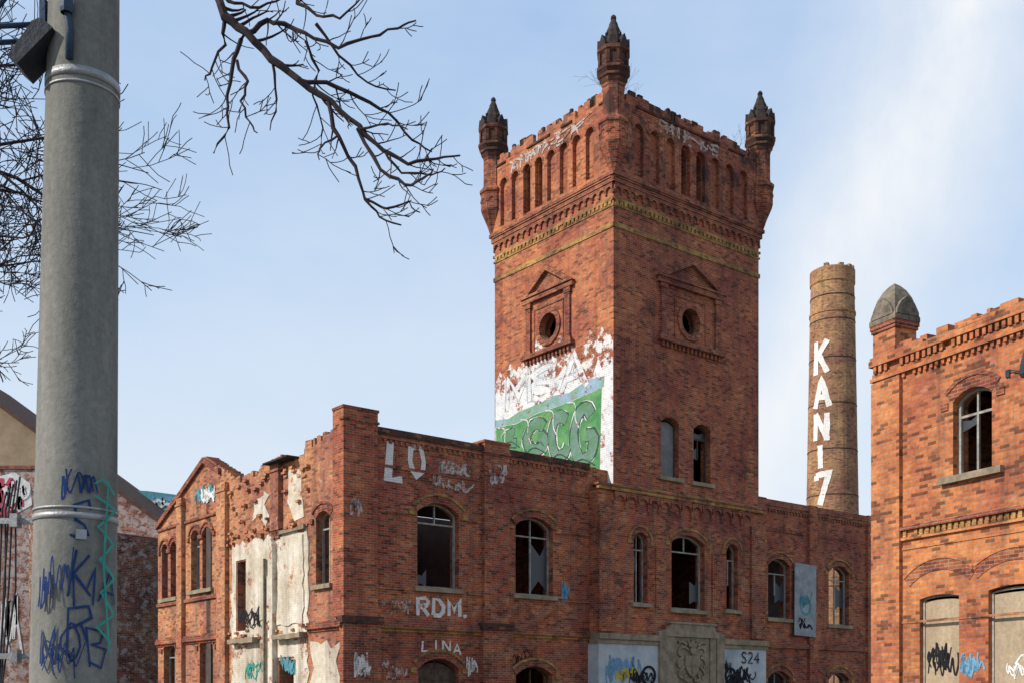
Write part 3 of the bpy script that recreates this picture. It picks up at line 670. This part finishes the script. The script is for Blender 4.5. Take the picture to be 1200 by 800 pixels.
# ================================================================== NEAR BRICK BUILDING
dq=Vector((.44,-.898,0)).normalized();aq=math.atan2(dq.y,dq.x)
RB=root("brick_building",(8.33,25.8,0),aq,"sunlit orange-red brick building with boarded windows and stone-capped corner pier","building")
m=MB()
hs=[opening(2.22,3.22,6.32,7.88,.2),opening(1.3,2.38,1.9,3.8,.07),opening(3.13,4.4,1.9,3.84,.07),opening(5.4,6.5,6.32,7.88,.2),opening(5.4,6.6,1.9,3.8,.07)]
slab(m,gF,[(0,0),(9,0)]+ragged(0,9,9.58,9.55,.16,.2)[::-1],hs,-.45,0)
make("wall",RB,m,M_red2)
for O_ in (0,9):
    m=MB();box(m,planar((O_,0,0),(0,1,0),(-1 if O_==0 else 1,0,0)),.45,7,0,9.4,-.4,0)
    make("side_wall",RB,m,M_red2)
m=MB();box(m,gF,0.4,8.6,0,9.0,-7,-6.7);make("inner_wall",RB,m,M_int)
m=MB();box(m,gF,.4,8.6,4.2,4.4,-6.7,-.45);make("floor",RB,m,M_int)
m=MB();box(m,gF,.4,1.9,8.8,9.0,-6.7,-.45);box(m,gF,4.0,8.6,8.8,9.0,-6.7,-.45)
for a in(2.1,2.6,3.1,3.6): box(m,gF,a,a+.12,8.8,8.98,-6.7,-.45)
make("roof",RB,m,M_roof,"partly collapsed roof with bare rafters")
m=MB()
box(m,gF,-.06,.8,0,8.82,-.449,.1,0);make("pier",RB,m,M_red2)
m=MB()
a=-.12
while a<9:
    b_=min(9,a+random.uniform(.2,1.0))
    if random.random()>.15 or a<0: box(m,gF,a,b_-.002,9.342,9.42,-.2,.1+random.uniform(-.03,.03),0)
    a=b_
box(m,gF,-.12,9,9.2,9.34,-.01,.12,0)
box(m,gF,-.1,9,8.86,8.94,-.01,.1,0)
dentils(m,gF,-.1,9,9.04,9.198,-.01,.09,.16,.09,0,.08)
box(m,gF,-.08,9,8.942,9.038,-.01,.05,0)
dentils(m,gF,-.06,9,8.76,8.858,-.01,.06,.16,.08,0,.12)
for z0,z1,pr,mm in((5.36,5.44,.05,1),(5.14,5.2,.02,0)): box(m,gF,-.1 if z0>5.3 else -.08,9,z0,z1,-.46,pr+.04,mm)
dentils(m,gF,.8,9,5.21,5.358,-.01,.045,.16,.09,2,.03)
for z in (4.93,3.3): box(m,gF,.8,9,z,z+.05,-.01,.02,0)
for a0,a1 in((1.3,2.38),(3.13,4.4),(5.4,6.6)):
    slab(m,gF,hood(a0-.28,a1+.28,4.1,.3,.24),[],-.01,.014,1);slab(m,gF,hood(a0-.28,a1+.28,4.1,.3,.06,.24),[],-.01,.03,0)
make("cornice",RB,m,[M_red2,M_trim,M_ochre])
m=MB()
box(m,gF,-.06,.62,9.4,9.95,-.6,.04,0);box(m,gF,-.09,.65,9.95,10.02,-.63,.07,1);box(m,gF,-.11,.67,10.022,10.12,-.65,.09,1)
pc=make("corner_pier",RB,m,[M_red2,M_trim])
m=MB()
x0,x1,y0,y1=-.12,.68,-.1,.66;cx_,cy_=.28,.28
zb=10.122
def ringp(s,z): return [(cx_+(x-cx_)*s,cy_+(y-cy_)*s,z) for x,y in((x0,y0),((x0+x1)/2,y0-.0),(x1,y0),(x1,(y0+y1)/2),(x1,y1),((x0+x1)/2,y1),(x0,y1),(x0,(y0+y1)/2))]
lv=[ringp(1,zb),ringp(1,zb+.1),ringp(.93,zb+.16),ringp(.84,zb+.36),ringp(.68,zb+.58),ringp(.46,zb+.76),ringp(.22,zb+.88)]
for A_,B_ in zip(lv,lv[1:]):
    for i in range(8): m.face([A_[i],A_[(i+1)%8],B_[(i+1)%8],B_[i]])
for i in range(8): m.face([lv[-1][i],lv[-1][(i+1)%8],(cx_,cy_,zb+.95)])
m.face(lv[0])
for fr_,c_ in((planar((0,y0,0),(1,0,0),(0,-1,0)),cx_),(planar((x1,0,0),(0,1,0),(1,0,0)),cy_),(planar((x0,0,0),(0,1,0),(-1,0,0)),cy_),(planar((0,y1,0),(1,0,0),(0,1,0)),cx_)):
    slab(m,fr_,[(c_-.33,zb+.12)]+[(c_-.33,zb+.2),(c_-.2,zb+.4),(c_,zb+.55),(c_+.2,zb+.4),(c_+.33,zb+.2)]+[(c_+.33,zb+.12)],[],-.2,.012)
make("cap_stone",pc,m,M_cap,merge=False)
window(RB,gF,2.22,3.22,6.32,7.88,.2,mull=1,fw=.07,o=-.16,hd=M_trim,hw=.24,hp=.012,sill=M_stone,panes=((.02,.46,.6,.78),),sillw=.3)
window(RB,gF,5.4,6.5,6.32,7.88,.2,mull=1,fw=.075,o=-.16,hd=M_trim,hw=.24,hp=.02)
for a0,a1 in((1.3,2.38),(3.13,4.4),(5.4,6.6)):
    window(RB,gF,a0,a1,1.9,3.8,.07,o=-.1,mull=0,trans=False,fw=.05,board=M_board)
m=MB();scribble(m,gF,1.38,2.3,2.0,3.0,.035,-.12,9,0);scribble(m,gF,3.3,4.3,2.0,2.6,.04,-.12,4,1);scribble(m,gF,2.42,3.05,2.0,2.7,.045,.012,8,2);make_split("graffiti",RB,m,[F_black,F_wht,F_lblue])
WL=root("wall_lamp",(8.33,25.8,0),aq,"broken dark lamp on a curved bracket fixed to the brick wall","lamp")
def tube(mb,pts,rad,n=6,m=0):
    rings=[]
    for i,p in enumerate(pts):
        p=Vector(p);d=(Vector(pts[min(i+1,len(pts)-1)])-Vector(pts[max(0,i-1)])).normalized()
        up=Vector((0,0,1)) if abs(d.z)<.9 else Vector((1,0,0));s=d.cross(up).normalized();t=d.cross(s)
        r=rad[i] if isinstance(rad,(list,tuple)) else rad
        rings.append([p+(s*math.cos(2*math.pi*k/n)+t*math.sin(2*math.pi*k/n))*r for k in range(n)])
    for a,b in zip(rings,rings[1:]):
        for k in range(n): mb.face([a[k],a[(k+1)%n],b[(k+1)%n],b[k]],m,True)
    mb.face(rings[0],m);mb.face(rings[-1],m)
m=MB();tube(m,[(3.62,0,8.12),(3.72,-.05,8.16),(3.9,-.07,8.1),(4.08,-.09,8.0)],.012);box(m,gF,3.57,3.67,8.05,8.2,0,.03)
make("bracket",WL,m,M_blk)
m=MB();lathe(m,[(0,8.4),(.03,8.4),(.045,8.33),(.09,8.16),(.1,7.98),(.07,7.92),(0,7.92)],10,(4.1,-.115));make("lamp_head",WL,m,M_blk)

# ================================================================== BACKGROUND HOUSES
H=root("gabled_house",(-24,52,0),0,"old gable-fronted house with tan render over whitewashed brick","house")
hf=planar((0,0,0),(1,0,0),(0,-1,0))
def gz(x): return 15.4-(x)*.73
GX=(15.4-12.35)/.73
m=MB();slab(m,hf,[(-12,12.35),(GX,12.35),(0,gz(0)),(-4.5,gz(-4.5)),(-12,14)],[],-.4,0);make("gable",H,m,M_tan)
m=MB();slab(m,hf,[(-12,0),(9.5,0),(9.5,gz(9.5)),(GX,12.348),(-12,12.348)],[opening(-2.5,-1,5,8,.4)],-.4,.03);make("wall",H,m,M_houselow)
m=MB();slab(m,hf,[(-4.5,gz(-4.5)+.02),(9.9,gz(9.9)+.02),(9.9,gz(9.9)+.22),(-4.5,gz(-4.5)+.22)],[],-12,.25);slab(m,hf,[(-4.5,gz(-4.5)+.02),(-4.5,gz(-4.5)+.22),(-12.4,14.2),(-12.4,13.9)],[],-12,.25);make("roof",H,m,M_roofedge)
m=MB();box(m,hf,-12,GX,12.25,12.4,-.01,.1);make("cornice",H,m,M_trim)
m=MB();slab(m,hf,[(.1,10.3),(1.0,10.1),(1.9,10.6),(1.8,11.6),(1.1,12.1),(.3,11.9)],[],.03,.05,1);m.cut()
scribble(m,hf,.1,1.9,10.3,12.1,.24,.06,7,0);scribble(m,hf,.1,1.9,10.2,12.0,.12,.08,4,1);scribble(m,hf,.1,1.8,9.6,10.6,.14,.08,4,0);scribble(m,hf,.2,2,3,7,.1,.06,4,1);make_split("graffiti",H,m,[F_pink,F_wht,F_lblue])
H2=root("brick_annex",(-18.9,46.8,0),ANG,"dark low brick annex wall between house and corner building","building")
m=MB();slab(m,hf,[(-.6,0),(7,0),(7,8.6),(2.2,8.8),(1.2,9.3),(-.6,9.6)],[[(1.2,3.2),(2.0,3.2),(2.0,5),(1.2,5)]],-1.8,0);make("wall",H2,m,M_annex)
m=MB();scribble(m,hf,-.2,1.6,6,8.5,.07,.02,4,0);scribble(m,hf,-.2,1.2,3,5,.07,.02,4,0);make_split("graffiti",H2,m,F_white2)
H3=root("parapet_building",(-22,62,0),0,"distant flat-roofed building with turquoise painted parapet","building")
m=MB();box(m,hf,0,8,0,11.8,-6,0);make("wall",H3,m,M_dark)
m=MB();slab(m,hf,[(0,11.8),(5.2,11.8),(5,12.6),(3.9,12.85),(2,13.1),(0,13.2)],[],-.3,.03);pp=make("parapet",H3,m,F_turq)
m=MB();scribble(m,hf,.3,4.6,12,12.9,.15,.05,7,0);scribble(m,hf,.3,4.6,12,12.8,.15,.06,4,1);make_split("graffiti",pp,m,[F_lblue,F_wht])

# ================================================================== UTILITY POLE
PO=root("utility_pole",(-2.33,6,0),0,"thick grey metal pole covered in blue and teal graffiti tags","pole")
def pr_(z): return .237-.0112*z
sh_=lambda z:.016*z-.03
m=MB();lathe(m,[(.34,0),(.34,.05),(pr_(0),.052)]+[(pr_(z),z) for z in(1,2,3,4,5,6,7,8.5)]+[(0,8.52)],64,(0,0),0,True,shift=sh_);make("post",PO,m,M_galv,cyl=(0,0,.2))
for z,h in((2.54,.03),(2.59,.012),(4.79,.012),(4.83,.045)):
    m=MB();lathe(m,[(pr_(z)+.001,z),(pr_(z)+.006,z+.001),(pr_(z)+.006,z+h),(pr_(z)+.001,z+h+.001)],64,(0,0),0,True,shift=sh_)
    make("strap",PO,m,M_strap)
tcm2=Vector((.362,-.932,0));rt2=Vector((.932,.362,0))
def pf(a,z,o):
    R=pr_(z);t=a/R;n=tcm2*math.cos(t)+rt2*math.sin(t);return n*(R+o)+Vector((sh_(z),0,z))
m=MB()
text(m,pf,"SKR",-.04,2.42,.13,.2,.012,.004,0,.35,.025,.03,down=True,slant=.15);m.cut()
text(m,pf,"MOB",-.17,1.78,.1,.2,.010,.006,0,.3,.025,.03);m.cut()
text(m,pf,"MA",.0,2.1,.12,.17,.010,.008,0,.2,.02,.03);m.cut()
scribble(m,pf,-.08,.13,2.45,2.85,.009,.012,3,0,.03);scribble(m,pf,-.19,.15,1.66,2.0,.007,.018,4,0,.03);scribble(m,pf,-.18,.0,1.95,2.45,.007,.022,3,0,.03)
ribbon(m,pf,[(.08,2.66),(.2,2.6),(.10,2.5),(.19,2.42),(.11,2.33),(.2,2.24),(.12,2.16),(.2,2.05),(.1,1.98),(.18,1.9)],.012,.026,1,.03)
ribbon(m,pf,[(.15,2.74),(.13,2.3),(.17,1.85)],.011,.028,1,.03);ribbon(m,pf,[(.08,2.72),(.12,2.75),(.19,2.68)],.011,.030,1,.03);m.cut()
slab(m,pf,[(-.0,2.43),(.05,2.43),(.05,2.48),(-.0,2.48)],[],.012,.014,2)
make_split("graffiti",PO,m,[F_blue,F_teal,F_gry])
FL=root("floodlight",(-2.33,6,0),0,"dark floodlight box on a bracket clamped to the metal pole","light")
m=MB();lf=planar((0,0,0),(1,0,0),(0,-1,0))
def rotf(c,ang):
    ca_,sa_=math.cos(ang),math.sin(ang)
    return lambda a,z,o: Vector((c[0],c[1],c[2]))+Vector((a*ca_-z*sa_,-o,a*sa_+z*ca_))
rf=rotf((-.15,-.1,5.0),.85)
slab(m,rf,[(-.14,-.035),(.12,-.05),(.12,.03),(.08,.05),(-.14,.03)],[],-.1,.1)
for k in range(5): box(m,rf,-.09+.04*k,-.08+.04*k,.04,.06,-.09,.09)
make("housing",FL,m,M_blk)
m=MB();box(m,lf,-.25,-.1,5.07,5.1,-.02,.06);box(m,lf,-.16,-.13,4.98,5.3,-.02,.06);tube(m,[(.05,-.19,4.9),(.055,-.2,5.05),(.04,-.21,5.2),(.05,-.2,5.5)],.02,8)
lathe(m,[(.03,5.12),(.034,5.14),(.034,5.2),(.02,5.22)],8,(.045,-.215))
make("bracket",FL,m,M_bluesteel)
ST=root("steel_truss",(-2.33,6,0),0,"blue-grey steel truss arm fixed to the pole","truss")
m=MB()
for p,q in(((-1.0,-.02,5.4),(.0,-.02,5.47)),((-1.0,.1,5.12),(-.12,.1,5.17)),((-.5,-.02,5.14),(-.38,-.02,5.45)),((-.5,-.02,5.14),(-.25,-.02,5.45)),((-1.,-.02,5.14),(-.16,-.02,5.18)),((-.9,-.02,5.14),(-.6,-.02,5.43)),((-.6,-.02,5.43),(-.5,-.02,5.14))):
    tube(m,[p,q],.016,4)
make("arm",ST,m,M_bluesteel)
CB=root("cable_bundle",(-2.33,6,0),0,"dark cables with steel bracket hanging beside the metal pole","cable")
for k in range(5):
    m=MB();x=-.43+.018*k
    tube(m,[(x+.05,.05,2.72+.02*k),(x+.03,.04,2.62),(x+.02+.015*math.sin(k*2),.03,2.2),(x-.01*k,.04,1.7),(x,.05,.9),(x+.02,.05,.0)],.005,6)
    make("cable",CB,m,M_cable)
for z in(2.54,1.82):
    m=MB();box(m,lf,-.46,-.2,z,z+.03,-.02,.0);box(m,lf,-.33,-.29,z-.02,z+.05,-.03,.03)
    make("bracket",CB,m,M_strap)

# ================================================================== TREES
def grow(mb,p,d,L,r,depth,spread=.7,droop=0.0,seg=5,side=4,kids=(3,5),rmin=.004):
    pts=[p.copy()];rad=[max(r,rmin)];dd=d.copy()
    for i in range(seg):
        dd=(dd+Vector((random.uniform(-1,1),random.uniform(-1,1),random.uniform(-1,1)))*.24+Vector((0,0,droop))).normalized()
        pts.append(pts[-1]+dd*L/seg);rad.append(max(rmin,r*(1-.62*(i+1)/seg)))
    tube(mb,pts,rad,side if r>.012 else 3)
    if depth<=0:return
    for k in range(random.randint(*kids)):
        t=random.uniform(.25,1);i=min(seg-1,int(t*seg));f=t*seg-i;q=pts[i].lerp(pts[i+1],f)
        base=(pts[i+1]-pts[i]).normalized()
        rv=Vector((random.uniform(-1,1),random.uniform(-1,1),random.uniform(-.6,1)));rv=(rv-base*rv.dot(base)).normalized()
        nd=(base+rv*random.uniform(.5,1.1)*spread*1.3).normalized()
        grow(mb,q,nd,L*random.uniform(.45,.72),rad[i]*.6,depth-1,spread,droop,max(3,seg-1),side,kids,rmin)
TR=root("bare_tree",(-9.5,9,0),0,"leafless tree with a long dark limb arching out overhead","tree")
m=MB()
tp=[(0,0,0),(.1,0,1.5),(.05,.05,3.2),(.3,0,5),(.8,0,6.6),(1.6,0,7.8)]
tube(m,tp,[.32,.26,.23,.2,.17,.13],12)
make("trunk",TR,m,M_bark)
m=MB();k_=9/1322
def lp(x,y,dy=0): return Vector(((x-600)*k_+9.5,dy,1.6+(820-y)*k_))
tube(m,[Vector(tp[4]),Vector((2.8,.1,7.7)),Vector((4.4,.1,8.3)),Vector((6.0,.1,8.5)),lp(225,-150,.05),lp(250,-70,0),lp(252,-10,0)],[.14,.12,.1,.085,.07,.05,.04],8)
tube(m,[Vector((6.0,.1,8.5)),lp(300,-190,-.2),lp(335,-80,-.2),lp(352,-10,-.2)],[.06,.05,.035,.02],6)
G=[([(252,-10),(262,18),(290,38),(318,70),(350,95),(385,120),(420,150),(450,175),(480,190),(510,186),(538,182)],.038,.007),
([(290,38),(315,26),(335,34),(360,50),(400,68),(440,60),(470,52),(490,47)],.022,.006),
([(262,18),(258,45),(240,68),(233,78)],.016,.006),
([(290,38),(277,70),(264,110),(268,150),(250,180)],.02,.006),
([(277,70),(290,100),(288,130),(300,160),(308,172)],.014,.005),
([(318,70),(322,110),(310,140)],.013,.005),
([(385,120),(395,160),(415,195),(430,235),(445,257),(470,265)],.02,.006),
([(420,150),(446,203),(478,225),(500,222),(512,216)],.017,.006),
([(350,95),(380,92),(420,105),(455,122),(480,150),(505,160)],.018,.006),
([(430,235),(455,243),(480,238),(492,250)],.011,.005),
([(350,-10),(352,8),(372,28),(402,36),(430,20)],.017,.006),
([(372,28),(395,60),(430,85),(460,88)],.013,.005),
([(252,-10),(275,5),(305,8),(335,-5)],.015,.007),
([(420,150),(455,152),(480,165)],.01,.005),([(360,50),(372,75),(365,100),(375,135),(368,160)],.012,.005),
([(450,175),(470,205),(505,205),(520,196)],.01,.005),([(395,160),(375,180),(380,200)],.01,.005)]
for gi,(g,r0,r1) in enumerate(G):
    dy=[0,-.3,.3][gi%3]
    n=len(g);P3=[]
    for i,p in enumerate(g):
        P3.append(lp(p[0]+random.uniform(-2,2),p[1]+random.uniform(-2,2),dy*i/n))
    Q=[];R=[]
    for i in range(n-1):
        for t in(0,.33,.66):
            q=P3[i].lerp(P3[i+1],t);
            if 0<i+t: q+=Vector((random.uniform(-1,1),random.uniform(-1,1),random.uniform(-1,1)))*.014
            Q.append(q);R.append((r0+(r1-r0)*(i+t)/(n-1))*random.uniform(.9,1.15))
    Q.append(P3[-1]);R.append(r1)
    tube(m,Q,R,6)
    for i in range(2,len(Q)-1):
        if random.random()<.6:
            d=(Q[i+1]-Q[i]).normalized();s=Vector((-d.z,0,d.x))*random.choice([-1,1])
            grow(m,Q[i],(d+s*.9+Vector((0,random.uniform(-.5,.5),0))).normalized(),random.uniform(.12,.32),R[i]*.5,1 if random.random()<.6 else 0,.8,0.1,4,4,(1,3),.0042)
make("branch",TR,m,M_bark,merge=False)
T2=root("bare_tree",(-9.9,15,0),0,"leafless tree with dense fine twigs behind the metal pole","tree")
random.seed(5)
m=MB();tube(m,[(0,0,0),(.1,0,2),(.2,.1,4),(.5,.1,6),(.6,0,8),(.9,0,10)],[.26,.21,.18,.14,.1,.07],10);make("trunk",T2,m,M_bark)
m=MB()
for (h,d,L,r) in((5.4,(.9,-.1,.4),1.8,.05),(6.0,(.9,.3,.6),2.0,.055),(6.6,(.8,-.4,.3),2.0,.05),(7.4,(.8,.1,.5),2.0,.05),(5.5,(-.8,.3,.7),2,.05),(7.6,(.95,.1,.1),2.2,.05),(8.6,(.9,0,.2),2.7,.05),(9.3,(.9,.2,.1),3.1,.055),(9.0,(.95,0,-.1),3.2,.05),(10,(.9,0,.1),3.0,.055),(8.8,(.95,.1,.05),3.3,.05),(7.9,(.97,-.1,.15),3.0,.05)):
    grow(m,Vector((.1*h-.1 if h<6.2 else .62,.05,h)),Vector(d).normalized(),L,r,4,.85,-.02,5,4,(3,4),.0062)
make("crown",T2,m,M_bark,merge=False)
for (s,t,z,h) in((.9,.3,22.4,2.0),(6.6,.4,22.4,1.5)):
    S=root("dry_shrub",cw(s,t)+Vector((0,0,z)),0,"small leafless shrub growing from the ruined tower parapet","plant","shrubs on the tower")
    m=MB()
    for k in range(4): grow(m,Vector((0,0,0)),Vector((random.uniform(-.3,.5),0,1)).normalized(),h*random.uniform(.6,.9),.014,2,.7,.02,5,3,(2,4))
    make("stem",S,m,M_bark,merge=False)

# ================================================================== GROUND
def sheet(name,x0,x1,y0,y1,z,mat,k="structure"):
    m=MB();m.face([(x0,y0,z),(x1,y0,z),(x1,y1,z),(x0,y1,z)]);o=make(name,None,m,mat);o["kind"]=k;return o
sheet("ground",-900,900,-900,900,0,M_ground)
sheet("road",-60,60,-8,4.2,.004,M_asph)
m=MB();box(m,hf,-60,60,.0,.13,-7.6,-4.2);box(m,hf,-60,60,0,.135,-4.198,-4.05)
o=make("pavement",None,m,M_pave);o["kind"]="structure"

# ================================================================== LIGHT, SKY
tos=Vector((-.93,-.37,0)).normalized();EL=math.radians(36)
tos=Vector((tos.x*math.cos(EL),tos.y*math.cos(EL),math.sin(EL)))
sl=bpy.data.lights.new("sun","SUN");sl.energy=4.8;sl.angle=math.radians(.6);sl.color=(1,.93,.83)
so=bpy.data.objects.new("sun",sl);COL.objects.link(so);so.rotation_euler=(-tos).to_track_quat('-Z','Y').to_euler()
w=bpy.data.worlds.new("World");scene.world=w;w.use_nodes=True;nt=w.node_tree
bg=nt.nodes["Background"];sky=N(nt,"ShaderNodeTexSky",sky_type='NISHITA',sun_disc=False)
sky.sun_elevation=EL;sky.sun_rotation=math.atan2(tos.x,tos.y);sky.air_density=1.0;sky.dust_density=1.2;sky.ozone_density=1.5
tc=N(nt,"ShaderNodeTexCoord");g=tc.outputs["Generated"]
sp=N(nt,"ShaderNodeSeparateXYZ");nt.links.new(g,sp.inputs[0])
hz=N(nt,"ShaderNodeValToRGB");nt.links.new(sp.outputs[2],hz.inputs[0])
e=hz.color_ramp.elements;e[0].position=0;e[0].color=(5.4,5.75,6.2,1);e[1].position=1;e[1].color=(1.7,2.6,4.5,1)
x=e.new(.13);x.color=(5.0,5.6,6.25,1);x=e.new(.28);x.color=(4.1,5.05,6.3,1);x=e.new(.5);x.color=(2.75,3.95,5.8,1)
base=mix(nt,.92,sky.outputs[0],hz.outputs[0])
n1=noise_n(nt,g,2.2,6,.6,(1,1,2.2))
haze=ramp(nt,n1,.38,.75)
dp=N(nt,"ShaderNodeVectorMath",operation='DOT_PRODUCT');nt.links.new(g,dp.inputs[0]);dp.inputs[1].default_value=(-.910,.137,.39)
dist=noise_n(nt,g,3.2,7,.55,(1,1,.5))
ad=N(nt,"ShaderNodeMath",operation='MULTIPLY_ADD');nt.links.new(dist,ad.inputs[0]);ad.inputs[1].default_value=.2;nt.links.new(dp.outputs["Value"],ad.inputs[2])
sub=N(nt,"ShaderNodeMath",operation='SUBTRACT');nt.links.new(ad.outputs[0],sub.inputs[0]);sub.inputs[1].default_value=.115
ab=N(nt,"ShaderNodeMath",operation='ABSOLUTE');nt.links.new(sub.outputs[0],ab.inputs[0])
band=ramp(nt,ab.outputs[0],0,.09,(1,1,1),(0,0,0))
wis=noise_n(nt,g,7,8,.65,(1,1,.35))
bandw=N(nt,"ShaderNodeMath",operation='MULTIPLY');nt.links.new(band,bandw.inputs[0]);nt.links.new(ramp(nt,wis,.32,.62,(.4,.4,.4),(1,1,1)),bandw.inputs[1])
f1=mul(nt,haze,.35)
f2=N(nt,"ShaderNodeMath",operation='MULTIPLY_ADD');nt.links.new(bandw.outputs[0],f2.inputs[0]);f2.inputs[1].default_value=.9;nt.links.new(f1,f2.inputs[2]);f2.use_clamp=True
col=mix(nt,f2.outputs[0],base,(6.0,6.2,6.45))
nt.links.new(col,bg.inputs["Color"]);bg.inputs["Strength"].default_value=.15
cam=bpy.data.cameras.new("camera");co=bpy.data.objects.new("camera",cam);COL.objects.link(co)
co.location=(0,0,1.6);co.rotation_euler=(math.radians(90),0,0);cam.sensor_width=36;cam.lens=39.66;cam.shift_y=.35;cam.clip_end=3000;cam.clip_start=.05
scene.camera=co
scene.view_settings.view_transform='Standard';scene.view_settings.look='None';scene.view_settings.exposure=0
